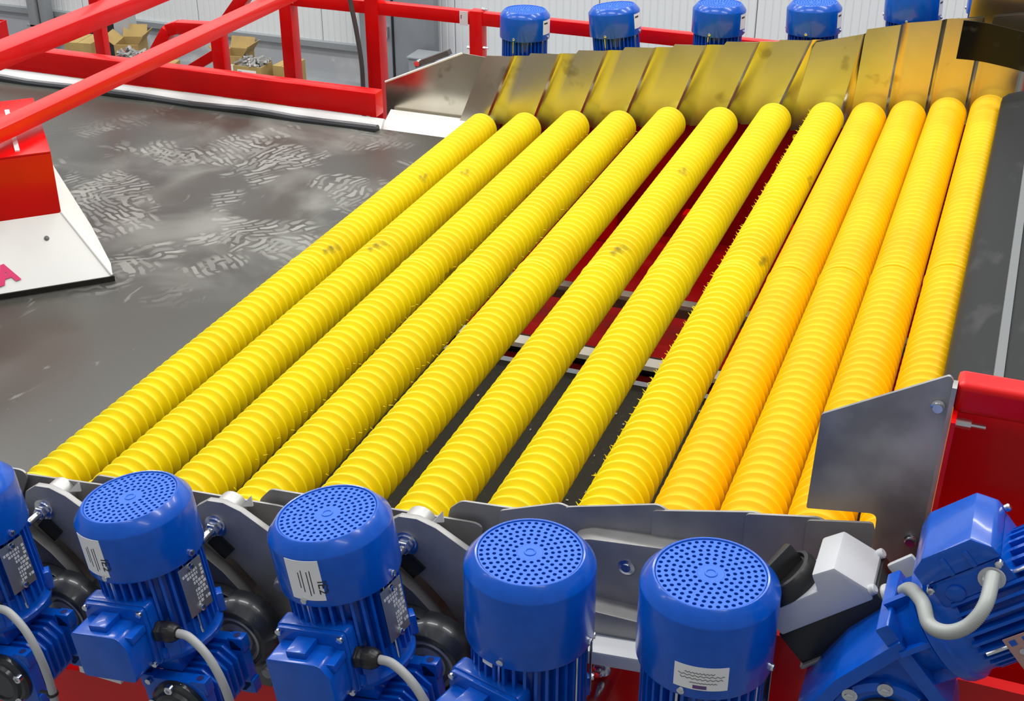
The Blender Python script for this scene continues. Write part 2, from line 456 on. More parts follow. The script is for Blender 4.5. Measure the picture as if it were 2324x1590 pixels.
for i in range(12):
    x, k = RX_[i]
    t = thing('ribbed_roller', (x, 0, RZ_[i]), rlabels[i], 'roller', (0, 0, 0), 'yellow rollers of the roller table')
    for h in (0, 1): link('sleeve', sm[(k, h)], t, None, (0, random.uniform(0, 6.28), 0))
    link('joint_ring', collar[k], t)
    link('shaft', shaft, t)
    if i in (2, 3, 7):          # moulding flash: little ragged spikes in one line along the ribs
        b = MB(); rnd = random.Random(i)
        aa = rad(152) if i == 7 else rad(-8)
        for q in range(88):
            y = 1.66 + (q + .56) * .0302
            if rnd.random() < (.2 if i == 7 else .5): continue
            for _ in range(2 if i == 7 else 1):
                a = aa + rnd.uniform(-.25, .25); L_ = rnd.uniform(.003, .008)
                c = Vector((math.cos(a), 0, math.sin(a)))
                b.cyl(c * .056 + Vector((0, y, 0)), c * (.058 + L_) + Vector((0, y + rnd.uniform(-.006, .006), rnd.uniform(-.002, .004))), .0016, 4, .0004)
        o = b.build('moulding_flash', 'lemon', t); o['kind'] = 'stuff'

# under the rollers
tag(MB().box(-2.1, .05, 1.62, 3.36, .86, .88).build('lower_belt', 'olive'), 'dark lower belt seen through the gaps under the near roller ends', 'conveyor belt')
b = thing('red_tray', (0, 0, 0), 'red tray with painted-in shade under the far half of the rollers', 'tray')
MB().box(-2.2, .1, 3.42, 5.0, .86, .89).build('tray_floor', 'red_shaded', b)
MB().prism([(-2.0, .89), (-2.0, 1.20), (.1, 1.53), (.1, .89)], 4.425, 4.46).build('tray_wall', 'red_shaded', b)
for xx in (-1.36, -1.02, -.72):
    MB().box(xx, xx + .09, 4.30, 4.36, .89, 1.04).build('bracket', 'red', b, .006)
b = thing('cross_rail', (0, 3.70, .99), 'pale steel rail crossing under the rollers above the red tray', 'rail')
MB().box(-1.95, -.1, -.02, .02, .0, .012).build('top_strip', 'steel', b)
MB().box(-1.95, -.1, -.025, .0, -.03, 0).build('rail_body', 'steel_dark', b)
b = thing('cross_rail', (0, 3.40, .93), 'wide white edge rail crossing under the rollers nearer the motors', 'rail')
MB().box(-1.95, -.1, -.03, .02, .0, .015).build('top_strip', 'white', b)
MB().box(-1.95, -.1, .02, .06, -.05, -.002).build('rail_body', 'black', b)
db = MB(); rnd = random.Random(3)
for q in range(150):
    x, y = rnd.uniform(-1.35, -.6), rnd.uniform(2.0, 3.3)
    db.box(x, x + rnd.uniform(.002, .009), y, y + rnd.uniform(.002, .008), .881, .884)
tag(db.build('debris', 'debris'), 'pale crumbs scattered on the dark lower belt', 'debris', None, 'stuff')

# ------------------------------------------------------------------ far guard: overlapping stainless plates
fg = thing('guard_wall', (0, 0, 0), 'row of overlapping stainless guard plates behind the far roller ends', 'guard')
def far_plate(i, x0, lean, w, zt0, zt1, zb, y, cr=.63):
    """one joggled sheet, left edge at x0 (bottom), leaning right by lean at the top"""
    def P(u, v, dy=0):       # u across 0..1(+), v 0 bottom .. 1 top
        x = x0 + w * u + lean * v
        zb_ = zb + w * u * SL
        zt_ = zt0 + (zt1 - zt0) * min(u, 1.2)
        return (x, y + dy, zb_ + (zt_ - zb_) * v)
    b = MB(); th = .003; vs = []; fs = []
    rows = [0, .06, .5, .94, 1]
    colsu = [(0, 0), (.04, 0), (cr - .02, 0), (cr + .03, .008), (cr + .1, .012), (1.0, .012), (1.22, .012)]
    for k, dy0 in ((0, 0), (1, th)):
        for v in rows:
            for u, dy in colsu:
                uu = u
                if u == 0 and v in (0, 1): uu = .035
                if u == 0 and v == .06: uu = .0
                vv = v
                if u == .04 and False: vv = v
                vs.append(P(uu, vv, dy + dy0 + .03 * v))
    nc, nr = len(colsu), len(rows)
    o2 = nc * nr
    for r in range(nr - 1):
        for c in range(nc - 1):
            a = r * nc + c
            fs.append((a, a + 1, a + nc + 1, a + nc))
            fs.append((a + o2, a + nc + o2, a + nc + 1 + o2, a + 1 + o2))
    per = [c for c in range(nc)] + [r * nc + nc - 1 for r in range(1, nr)] + [(nr - 1) * nc + c for c in range(nc - 2, -1, -1)] + [r * nc for r in range(nr - 2, 0, -1)]
    for q in range(len(per)):
        a, c = per[q], per[(q + 1) % len(per)]
        fs.append((a, a + o2, c + o2, c))
    return b.add(vs, fs).build('guard_plate', 'guard', fg, sharp=25)
tops = [1.496, 1.523, 1.553, 1.582, 1.609, 1.638, 1.662]
for i in range(7):
    x0 = RX_[i][0] - .128
    w = (RX_[i + 1][0] - RX_[i][0])
    far_plate(i, x0, .10, w, tops[i], tops[i] + .014, axis_z(x0) - .035 + (.025 if i == 0 else 0), 4.375 - i * .001)
edges = [-.69, -.492, -.353, -.235, -.115, .03]
rt = [1.662, 1.722, 1.758, 1.782, 1.80, 1.83]
for i in range(5):
    far_plate(7 + i, edges[i], .012 if i else .05, (edges[i + 1] - edges[i]) * (.98 if i else 1.0), rt[i] + .003, rt[i + 1], axis_z(edges[i]) - .06, 4.366 - i * .001, .8)
# long end plate at the left of the far guard, and its white foot strip
b = MB(); pl = rpoly([(-2.215, 1.19), (-2.215, 1.350), (-1.90, 1.492), (-1.70, 1.48), (-1.76, 1.20)], [0, .004, .01, 0, 0])
b.prism(pl, 4.416, 4.42).build('end_plate', 'guard', fg, sharp=30)
MB().tube([(-2.215, 4.414, 1.350), (-1.90, 4.414, 1.492)], .004, 8).build('rolled_edge', 'white', fg)
b = MB().add([(-2.135, 4.20, 1.245), (-1.80, 4.20, 1.24), (-1.80, 4.40, 1.25), (-2.19, 4.40, 1.25), (-2.135, 4.20, 1.238), (-1.80, 4.20, 1.233), (-1.80, 4.405, 1.235), (-2.19, 4.405, 1.235)],
             [(0, 1, 2, 3), (4, 7, 6, 5), (0, 4, 5, 1), (1, 5, 6, 2), (2, 6, 7, 3), (3, 7, 4, 0)])
b.build('foot_strip', 'white', fg)
for (x, z) in ((-2.09, 1.44),):
    MB().cyl((x, 4.43, z - .012), (x, 4.46, z - .012), .011, 8).build('bolt', 'chrome', fg)
MB().box(-1.98, -1.83, 4.44, 4.47, 1.44, 1.46, T(-.13, 0, .0) @ T(-1.9, 0, 1.45) @ RY(rad(-24)) @ T(1.9, 0, -1.45)).build('support_strip', 'steel_dark', fg)
# taller chute plate at far right
tag(MB().prism([(-.175, 1.74), (-.165, 2.12), (.6, 2.12), (.6, 1.50), (.02, 1.50), (.02, 1.74)], 4.40, 4.405).build('chute_plate', 'guard'),
    'tall stainless chute plate at top right behind the black rubber flap', 'plate')
# black rubber flap in front of the chute plate
def flap():
    n = 26; vs = []; fs = []
    for k in range(n + 1):
        u = k / n
        x = -.183 + .36 * u
        y = 4.2 - .22 * max(0, u - .42) ** 1.8 + .012 * math.sin(u * 9)
        sag = .04 * max(0, u - .5)
        for (dy, z) in ((0, 1.715 - .02 * u), (0, 1.832 - .03 * u + sag), (.006, 1.832 - .03 * u + sag), (.006, 1.715 - .02 * u)):
            vs.append((x + (.004 if z > 1.77 else 0), y + dy + (.02 * math.sin(u * 7) * (1.83 - z) * 6 if u > .45 else 0), z))
    for k in range(n):
        for j in range(4):
            a = k * 4 + j; c = k * 4 + (j + 1) % 4
            fs.append((a, c, c + 4, a + 4))
    fs += [(0, 1, 2, 3), tuple(n * 4 + j for j in (3, 2, 1, 0))]
    return MB().add(vs, fs)
tag(flap().build('rubber_flap', 'rubber_gloss', sharp=50), 'glossy black rubber flap hanging at the far top right corner', 'flap')

# ------------------------------------------------------------------ discharge apron right of the last roller
ap = thing('rubber_apron', (0, 0, 0), 'grey black rubber apron running along the last amber roller', 'rubber apron')
prof = [(-.012, 1.565), (-.028, 1.585), (-.034, 1.602), (-.030, 1.618), (-.016, 1.630), (.012, 1.640), (.055, 1.652), (.40, 1.747), (.40, 1.717), (.06, 1.625), (.012, 1.60)]
MB().prism(prof, 1.68, 4.185).build('apron_sheet', 'apron', ap, sharp=60)
MB().prism([(.054, 1.653), (.072, 1.658), (.072, 1.661), (.055, 1.656)], 1.69, 4.15).build('apron_seam', 'apron_seam', ap)
MB().prism([(.118, 1.671), (.120, 1.6716), (.120, 1.673), (.118, 1.6725)], 1.69, 4.15).build('apron_line', 'apron_seam', ap)

# ------------------------------------------------------------------ side beam at the far edge of the feed belt
sb = thing('side_beam', (0, 0, 0), 'long red side beam with white lower strip along the far edge of the feed belt', 'beam')
MB().prism([(0, 0)] * 0 or [(-5.2, 1.286), (-5.2, 1.376), (-2.15, 1.376), (-2.15, 1.286)], 4.20, 4.26).build('red_channel', 'red', sb, .006)
MB().add([(-5.2, 4.165, 1.252), (-2.12, 4.165, 1.252), (-2.12, 4.199, 1.286), (-5.2, 4.199, 1.286), (-5.2, 4.18, 1.24), (-2.12, 4.18, 1.24), (-2.12, 4.21, 1.28), (-5.2, 4.21, 1.28)],
         [(0, 1, 2, 3), (4, 7, 6, 5), (0, 4, 5, 1), (1, 5, 6, 2), (2, 6, 7, 3), (3, 7, 4, 0)]).build('white_strip', 'white', sb)
MB().tube([(-5.2 + k * .11, 4.145 + .004 * math.sin(k * 1.7), 1.263 + .003 * math.sin(k * 1.1 + 1)) for k in range(29)], .017, 10).build('rubber_seal', 'rubber_seal', sb)

# railing behind the beam
rl = thing('red_railing', (0, 0, 0), 'red tube railing with posts behind the side beam and far motors', 'railing')
def sq(b, p0, p1, w, d):
    p0 = Vector(p0); p1 = Vector(p1); L_ = (p1 - p0).length
    X = Matrix.Translation(p0) @ (p1 - p0).to_track_quat('Z', 'Y').to_matrix().to_4x4()
    return b.box(-w / 2, w / 2, -d / 2, d / 2, 0, L_, X)
MB().box(-2.84, -2.785, 4.73, 4.79, 1.0, 1.62).build('post', 'red', rl, .004)
MB().box(-2.452, -2.392, 4.73, 4.80, .9, 1.95).build('post', 'red', rl, .004)
MB().box(-2.004, -1.95, 4.73, 4.78, .9, 1.56).build('post', 'red', rl, .004)
MB().box(-2.84, -.30, 4.735, 4.775, 1.505, 1.555).build('rail', 'red', rl, .004)
MB().box(-3.80, -3.75, 4.76, 4.80, .9, 1.95).build('post', 'red', rl, .004)
for (x, y, z) in ((-2.784, 4.74, 1.52), (-1.95, 4.74, 1.42), (-2.012, 4.74, 1.415), (-1.95, 4.74, 1.57)):
    MB().cyl((x - .004, y, z), (x + .012, y, z), .007, 6).cyl((x + .012, y, z), (x + .022, y, z), .004, 6).build('bolt', 'chrome', rl)
# triangular tube frame
tf = thing('tube_frame', (0, 0, 0), 'bent red tube frame with sloping leg behind the lower overhead beam', 'frame')
pth = [(-3.43, 4.6, 1.20), (-3.285, 4.6, 1.395), (-3.24, 4.6, 1.41), (-3.03, 4.6, 1.42)]
b = MB(); sq(b, pth[0], pth[1], .05, .05); sq(b, pth[1], pth[2], .05, .05); sq(b, pth[2], pth[3], .05, .05); b.build('bent_tube', 'red', tf, .004)
b = MB(); sq(b, (-3.05, 4.6, 1.41), (-3.05, 4.6, 1.15), .055, .05); b.build('leg', 'red', tf, .004)
b = MB(); sq(b, (-3.25, 4.62, 1.21), (-3.05, 4.62, 1.33), .04, .04); b.build('brace', 'red', tf, .004)
b = MB(); sq(b, (-3.05, 4.62, 1.41), (-2.80, 4.62, 1.70), .05, .05); b.build('brace', 'red', tf, .004)
# hanging paper tag
pt = thing('paper_tag', (-2.02, 4.725, 1.508), 'small white paper tag hanging on the red rail', 'tag')
MB().box(-.02, .014, -.002, 0, -.005, .05).build('card', 'paper', pt)
me = text_mesh('P2', .022); me.materials.append(M['ink'])
link('lettering', me, pt, (-.016, -.0025, .02), (PI / 2, 0, .15))
# hose along the post
tag(MB().tube(spline([(-2.50, 4.70, 1.95), (-2.50, 4.70, 1.62), (-2.478, 4.70, 1.46), (-2.462, 4.70, 1.33), (-2.46, 4.70, 1.22), (-2.46, 4.69, 1.0)], 6), .0095, 10).build('hose', 'dark_cable'),
    'thin dark hose running down beside the thick red post', 'hose')

# overhead beams running along the roller direction
tag(MB().box(-2.612, -2.545, 1.2, 4.42, 1.632, 1.672).build('overhead_beam', 'red_bounce', bevel=.005),
    'lower of the two slanting red overhead beams, meeting the red post', 'beam')
tag(MB().box(-3.135, -3.035, 1.4, 4.6, 1.612, 1.672).build('overhead_beam', 'red', bevel=.006),
    'upper red overhead beam crossing the top left corner', 'beam')

# ------------------------------------------------------------------ red deflector with white skirt on the belt
dfl = thing('deflector', (-2.258, 2.757, 1.262), 'red box deflector with white sloping skirt standing on the feed belt', 'deflector', (0, 0, rad(43.6)))
W = 1.3
hz, ins, bk = .158, .10, .15
rw = MB()
# housing walls (front, right, top frame)
rw.box(-W, -ins, bk, bk + .006, hz, hz + .18).box(-ins - .006, -ins, bk + .006, bk + .5, hz, hz + .18)
rw.build('red_housing', 'red', dfl, .002)
tp = MB()
z1 = hz + .18
tp.box(-.135 - ins, -ins, bk, bk + .5, z1, z1 + .006)                    # right margin of the lid
tp.box(-W, -.135 - ins, bk, bk + .04, z1, z1 + .006)                       # front margin
tp.box(-W, -.135 - ins, bk + .085, bk + .13, z1, z1 + .006)
tp.box(-.30 - ins, -.135 - ins, bk + .04, bk + .085, z1, z1 + .006)
tp.build('lid_frame', 'red', dfl, .002)
MB().box(-.09 - ins, -.077 - ins, bk + .03, bk + .4, z1 + .006, z1 + .010).build('white_stripe', 'white', dfl)
MB().box(-W, -.14 - ins, bk + .13, bk + .5, z1 - .06, z1 - .05).build('lid_glass', 'steel_mid', dfl)
sk = MB()
th = .006
A0, A1 = (-W, bk - .002, hz + .005), (-ins, bk - .002, hz + .005)
B0, B1 = (-W, 0, 0.012), (0, 0, .012)
sk.add([A0, A1, B1, B0] + [(p[0], p[1] + .004, p[2] - .006) for p in (A0, A1, B1, B0)],
       [(0, 3, 2, 1), (4, 5, 6, 7), (0, 1, 5, 4), (1, 2, 6, 5), (2, 3, 7, 6), (3, 0, 4, 7)])
sk.build('white_skirt', 'white', dfl)
C1 = (-ins + .005, bk + .20, hz + .06); D1 = (-.005, bk + .10, .012); D2 = (0, .005, .012)
E1 = (-.03, bk + .17, .07)
sk = MB()
q = [(-ins, bk, hz + .008), D2, (.004, .06, .027), (-.024, .18, .098), (-ins + .002, bk + .17, hz + .10)]
sk.add(q + [(p[0] - .006, p[1], p[2] - .004) for p in q], [(0, 1, 2, 3, 4), (9, 8, 7, 6, 5)] + [(i, i + 5, (i + 1) % 5 + 5, (i + 1) % 5) for i in range(5)])
sk.build('side_wing', 'white', dfl)
MB().tube([(-ins, bk, hz + .006), (-.002, .002, .016)], .004, 8).build('corner_bead', 'white', dfl)
MB().box(-W, .004, -.003, .004, -.002, .014).build('rubber_lip', 'black', dfl)
Xs = T(-ins - .052, bk - .05, hz - .045) @ RX(rad(45))
sc_ = MB().lathe([(.0075, 0), (.0065, .004), (.002, .005)], 12, Xs).build('screw', 'steel_dark', dfl)
me = text_mesh('NA', .075, .0006, .0035); me.materials.append(M['magenta'])
# letters lie in the sloping skirt face
sl_v = Vector((0, bk, hz - .007)).normalized(); nrm = Vector((1, 0, 0)).cross(sl_v)
Rm = Matrix((Vector((1, 0, 0)), sl_v, nrm)).transposed().to_4x4()
lo = link('lettering', me, dfl)
lo.matrix_basis = T(*(Vector((-.350, 0, .0145)) + sl_v * .012 + nrm * .0012)) @ Rm @ RZ(rad(12))

# ------------------------------------------------------------------ near guard plates
ng = thing('guard_wall', (0, 0, 0), 'stepped steel guard plates in front of the near roller ends', 'guard')
def near_plate(x0, zt, L_, drop, y):
    # top-left cut corner, top edge parallel to the bed, rounded right tab whose edge leans
    x1 = x0 + L_
    z1 = zt + L_ * .13 - drop
    poly = [(x0 - .085, zt - .27), (x0, zt - .025), (x0 + .022, zt), (x1, z1), (x1 - .1, z1 - .2)]
    poly = rpoly(poly, [0, .006, .008, .035, 0], 6)
    n = len(poly)
    # slight joggle: left part sits further back than the right tab
    def yy(p): return y + .018 * (1 - min(1, max(0, (p[0] - x0 + .05) / L_)))
    vs = [(p[0], yy(p), p[1]) for p in poly] + [(p[0], yy(p) + .004, p[1]) for p in poly]
    fs = [tuple(range(n)), tuple(reversed(range(n, 2 * n)))] + [(i, i + n, (i + 1) % n + n, (i + 1) % n) for i in range(n)]
    bb = MB(); bb.add(vs, fs)
    return bb.build('guard_plate', 'steel_mid', ng, sharp=30)
near_plate(-2.13, 1.472, .60, 0.0, 1.562)
near_plate(-1.772, 1.505, .43, .0, 1.563)
near_plate(-1.418, 1.562, .43, .012, 1.564)
near_plate(-1.063, 1.620, .42, .012, 1.565)
b = MB().prism(rpoly([(-.76, 1.40), (-.715, 1.665), (-.695, 1.684), (-.52, 1.700), (-.46, 1.700), (-.46, 1.40)], [0, .006, .008, 0, 0, 0]), 1.580, 1.584)
b.build('guard_plate', 'steel_mid', ng)
segs = [(-.628, 1.688, -.530, 1.727, -.49), (-.52, 1.725, -.378, 1.766, -.355), (-.385, 1.756, -.235, 1.792, -.21), (-.25, 1.788, -.15, 1.808, -.125), (-.165, 1.802, -.078, 1.820, -.074)]
for k, (xa, za, xb, zb_, xc) in enumerate(segs):
    MB().prism(rpoly([(xa, 1.5), (xa, za), (xb, zb_), (xc, zb_ - .012), (xc, 1.5)], [0, .006, .008, .004, 0]), 1.572 - k * .004, 1.576 - k * .004).build('guard_plate', 'steel_mid', ng, sharp=30)

# side frame behind the brackets and motors
sf = thing('side_frame', (0, 0, 0), 'steel and red side frame carrying the near motors and bearings', 'frame')
MB().prism([(-2.3, .80), (-2.3, 1.31), (-.70, 1.56), (-.70, .95)], 1.588, 1.60).build('back_plate', 'steel_dark', sf)
MB().prism(rpoly([(-.50, 1.44), (-.50, 1.69), (-.475, 1.702), (-.30, 1.722), (-.28, 1.71), (-.28, 1.44)], [0, .01, .01, .01, .01, 0]), 1.535, 1.572).build('pocket_plate', 'steel_mid', sf, .003)
MB().lathe([(.013, 0), (.013, .002), (.007, .003), (.007, .005)], 16, T(-.412, 1.535, 1.668) @ Y_OUT).build('screw', 'chrome', sf)
MB().box(-.60, -.05, 1.500, 1.575, 1.535, 1.60, T(0, 0, 0)).build('steel_angle', 'steel_mid', sf, .004)
MB().prism([(-.62, 1.515), (-.62, 1.54), (-.05, 1.60), (-.05, 1.575)], 1.46, 1.53).build('flange_strip', 'white', sf, .003)
MB().prism([(-2.3, .70), (-2.3, .98), (-1.25, 1.20), (-.66, 1.40), (-.62, 1.52), (0.05, 1.58), (.05, .95)], 1.50, 1.53).build('red_plate', 'red', sf)
MB().box(-1.42, -1.33, 1.47, 1.50, 1.19, 1.205, T(0, 0, 0)).build('white_edge', 'white', sf)
for (x, z) in ((-.435, 1.497), (-.50, 1.44), (-.41, 1.40), (-.12, 1.53)):
    MB().lathe([(.017, 0), (.017, .003), (.010, .004), (.010, .012), (.005, .013), (.005, .02)], 12, T(x, 1.50, z) @ Y_OUT).build('bolt', 'chrome', sf)
MB().tube(spline([(-.50, 1.46, 1.40), (-.47, 1.44, 1.46), (-.43, 1.44, 1.44), (-.39, 1.45, 1.36)], 5), .014, 10).build('red_hook', 'red', sf)

# ------------------------------------------------------------------ bearing brackets
arm_poly = [(-.044, .0), (-.036, .028), (-.012, .046), (.018, .049), (.05, .040), (.1, .012), (.15, -.040), (.172, -.10), (.150, -.16), (.118, -.185),
            (.103, -.172), (.085, -.135), (.06, -.098), (.03, -.068), (-.005, -.046), (-.04, -.03)]
plate_poly = [(-.17, .055), (-.12, .03), (-.07, -.003), (-.02, -.042), (.02, -.070), (.055, -.105), (.08, -.14), (.098, -.18), (.105, -.23), (.09, -.30), (-.17, -.30)]
am = MB().prism(arm_poly, -.006, .006).mesh('arm_plate', 'steel_mid', .0015)
bp_ = MB().prism(plate_poly, -.034, -.012).mesh('bearing_plate', 'steel_dark', .0015)
bolt_m = MB().cyl((0, -.052, 0), (0, .02, 0), .0068, 14).mesh('bolt', 'chrome', .001)
nut_m = MB().lathe([(.0125, 0), (.0128, .003), (.0128, .010), (.011, .012)], 6, T(0, -.012, 0) @ Y_OUT).mesh('nut', 'chrome', .0008)
wash_m = MB().lathe([(.0205, 0), (.0205, .003), (.010, .004)], 28, T(0, -.006, 0) @ Y_OUT).mesh('washer', 'chrome')
wash2_m = MB().lathe([(.0165, 0), (.0165, .004), (.010, .005)], 28, T(0, -.009, 0) @ Y_OUT).mesh('washer', 'chrome')
bush_m = MB().cyl((0, .006, .004), (0, .052, .004), .026, 28).mesh('bushing', 'steel')
gus_m = MB().add([(.027, .03, .020), (.040, .045, .014), (.038, .045, .034), (.027, .035, .020), (.040, .048, .014), (.038, .048, .034)], [(0, 1, 2), (5, 4, 3), (0, 3, 4, 1), (1, 4, 5, 2), (2, 5, 3, 0)]).mesh('gusset', 'white')
blk_m = MB().box(-.018, .022, -.010, .0, -.016, .016, T(.004, 0, -.038) @ RY(rad(40))).mesh('gap_shade_block', 'black')  # black block added where only a dark shaded gap shows behind the arm
BC = (.060, -.168)
hous = MB().lathe([(.071, 0), (.071, .02), (.066, .030), (.058, .046), (.052, .05), (.047, .046), (.047, .03)], 36, T(BC[0], -.034, BC[1]) @ Y_OUT, True, False)
hous.prism(rpoly([(-.075, .07), (-.03, .075), (.07, .02), (.075, -.08), (.03, -.075), (-.08, -.0)], .02), -.056, -.034, T(BC[0], 0, BC[1]))
hous_m = hous.mesh('bearing_housing', 'black_iron', .001)
ring_m = MB().lathe([(.048, 0), (.048, .012), (.044, .0155), (.040, .013), (.040, 0.002), (.031, .002), (.031, .010), (.027, .012), (.020, .012)], 36, T(BC[0], -.066, BC[1]) @ Y_OUT, True, True).mesh('bearing_ring', 'steel')
shaft_m = MB().cyl((BC[0], -.066, BC[1]), (BC[0], -.098, BC[1]), .02, 20).mesh('shaft_end', 'chrome', .002)
bb_m = MB().lathe([(.015, 0), (.016, .003), (.016, .012), (.013, .015)], 6, Y_OUT).lathe([(.011, .015), (.011, .022), (.009, .024)], 14, Y_OUT).mesh('housing_bolt', 'steel', .0006)
blabels = ['steel bearing bracket partly hidden behind the leftmost blue motor', 'steel bearing bracket with blue-ended bolt left of the first whole blue motor',
           'steel bearing bracket with blue-ended bolt between the two IE2 motors', 'steel bearing bracket with blue-ended bolt right of the second IE2 motor']
for i, (x, z) in enumerate([(-1.806, 1.466), (-1.462, 1.519), (-1.106, 1.578), (-.757, 1.637)]):
    t = thing('bearing_bracket', (x, 1.515, z), blabels[i], 'bracket', (0, 0, 0), 'bearing brackets along the near side')
    for nm, me_ in (('arm_plate', am), ('bearing_plate', bp_), ('bushing', bush_m), ('gusset', gus_m), ('gap_shade_block', blk_m), ('washer', wash_m), ('washer', wash2_m), ('nut', nut_m)):
        link(nm, me_, t)
    bo = link('bolt', bolt_m, t)
    e = MB().cyl((0, -.0535, 0), (0, -.052, 0), .006, 14).build('bolt_end', 'blue', bo, label='blue paint mark on the bolt end')
    h = link('bearing_housing', hous_m, t)
    link('bearing_ring', ring_m, h); link('shaft_end', shaft_m, t)
    link('housing_bolt', bb_m, t, (BC[0] - .055, -.056, BC[1] + .052)); link('housing_bolt', bb_m, t, (BC[0] + .055, -.056, BC[1] - .055))
    link('housing_bolt', bb_m, t, (.125, -.008, -.075))

# ------------------------------------------------------------------ motors
def grille_mesh():
    """flat disc with real round holes laid out in rings"""
    b = MB(); vs = []; fs = []
    r_in, r_out = .0175, .0705
    rings = 6; dr = (r_out - r_in) / rings
    for k in range(rings):
        ra, rb = r_in + k * dr, r_in + (k + 1) * dr
        rm = (ra + rb) / 2
        n = max(10, int(round(2 * PI * rm / (dr * 1.13))))
        off = (k % 2) * .5
        for j in range(n):
            a0 = 2 * PI * (j + off) / n; a1 = 2 * PI * (j + 1 + off) / n; am_ = (a0 + a1) / 2
            o = len(vs)
            outer = [(ra, a0), (ra, am_), (ra, a1), (rm, a1), (rb, a1), (rb, am_), (rb, a0), (rm, a0)]
            vs += [(r * math.cos(a), r * math.sin(a), 0) for r, a in outer]
            hr = dr * .33
            cx, cy = rm * math.cos(am_), rm * math.sin(am_)
            for (r, a) in outer:
                dx, dy = r * math.cos(a) - cx, r * math.sin(a) - cy
                l = math.hypot(dx, dy); vs.append((cx + dx / l * hr, cy + dy / l * hr, 0))
            for q in range(8): x, y, z = vs[o + 8 + q]; vs.append((x, y, -.004))
            for q in range(8):
                p = (q + 1) % 8
                fs.append((o + q, o + p, o + 8 + p, o + 8 + q))
                fs.append((o + 8 + q, o + 8 + p, o + 16 + p, o + 16 + q))
    b.add(vs, fs)
    me = bpy.data.meshes.new('grille'); me.from_pydata(b.v, [], b.f); me.materials.append(M['grille']); me.update()
    return me
GR = grille_mesh()
HUB = MB().lathe([(.0178, -.003), (.0178, .0), (.0085, .0), (.008, .0012), (.006, .0016), (.0055, .0006)], 28).mesh('hub', 'grille')
FANIN = MB().lathe([(.070, 0), (.070, .002)], 24).mesh('fan_inside', 'blue_hole')
def cowl_mesh(h):
    return MB().lathe([(.086, 0), (.0895, 0), (.0905, .003), (.0905, h), (.0896, h + .003), (.0768, h + .0185), (.0745, h + .0205), (.0722, h + .0203), (.0708, h + .0185), (.0708, h - .01), (.085, h - .012), (.0865, .0)], 64, None, False, False).mesh('fan_cowl', 'blue', sharp=40)
COWL = {.078: cowl_mesh(.078), .112: cowl_mesh(.112)}
def body_mesh():
    N_ = 34; z0, z1 = .026, .17
    pts = []
    for i in range(N_):
        a = 2 * PI * i / N_; w = 2 * PI / N_
        for u, r in ((-.5, .0665), (-.24, .0665), (-.14, .0825), (.14, .0825), (.24, .0665)):
            pts.append((r * math.cos(a + u * w), r * math.sin(a + u * w)))
    n = len(pts); b = MB()
    vs = [(x, y, z0) for x, y in pts] + [(x, y, z1) for x, y in pts]
    b.add(vs, [(i, (i + 1) % n, (i + 1) % n + n, i + n) for i in range(n)] + [tuple(reversed(range(n))), tuple(range(n, 2 * n))])
    return b.mesh('stator_body', 'blue', sharp=30)
BODY = body_mesh()
FLANGE = MB().lathe([(.0, 0), (.083, 0), (.084, .002), (.084, .009), (.081, .012), (.079, .016), (.076, .040), (.073, .046), (.05, .047)], 56, None, False, False).mesh('flange', 'blue', sharp=40)
ROD = MB().cyl((0, 0, .02), (0, 0, .165), .0025, 8).mesh('tie_rod', 'chrome')
LUG = MB().box(-.011, .011, -.012, .006, .012, .046).mesh('foot_lug', 'blue', .002)
SCREW = MB().lathe([(.0052, 0), (.0055, .002), (.005, .0045), (.003, .0055)], 14, Y_OUT).mesh('screw', 'chrome')
def arc_patch(r, a0, a1, z0, z1, th=.0006, n=12):
    vs = []; fs = []
    for k in range(n + 1):
        a = a0 + (a1 - a0) * k / n
        for rr, z in ((r, z0), (r, z1), (r + th, z1), (r + th, z0)):
            vs.append((rr * math.cos(a), rr * math.sin(a), z))
    for k in range(n):
        for j in range(4):
            a = k * 4 + j; c = k * 4 + (j + 1) % 4
            fs.append((a, a + 4, c + 4, c))
    fs += [(0, 1, 2, 3), tuple(n * 4 + j for j in (3, 2, 1, 0))]
    return vs, fs
def bend_text(txt, size, r, a_start, z, rot=0.0):
    """lettering wrapped on a cylinder of radius r; rot turns the line in the sheet"""
    me = text_mesh(txt, size, .0002)
    for v in me.vertices:
        x, y, zz = v.co
        u = x * math.cos(rot) - y * math.sin(rot); w = x * math.sin(rot) + y * math.cos(rot)
        a = a_start + u / r
        rr = r + .0009 + zz
        v.co = (rr * math.cos(a), rr * math.sin(a), z + w)
    return me
def octo(cx, cz, hx, hz_, ch):
    return [(cx - hx + ch, cz - hz_), (cx + hx - ch, cz - hz_), (cx + hx, cz - hz_ + ch), (cx + hx, cz + hz_ - ch), (cx + hx - ch, cz + hz_), (cx - hx + ch, cz + hz_), (cx - hx, cz + hz_ - ch), (cx - hx, cz - hz_ + ch)]
GC = (.052, -.068)       # wheel centre of the worm gearbox below the motor
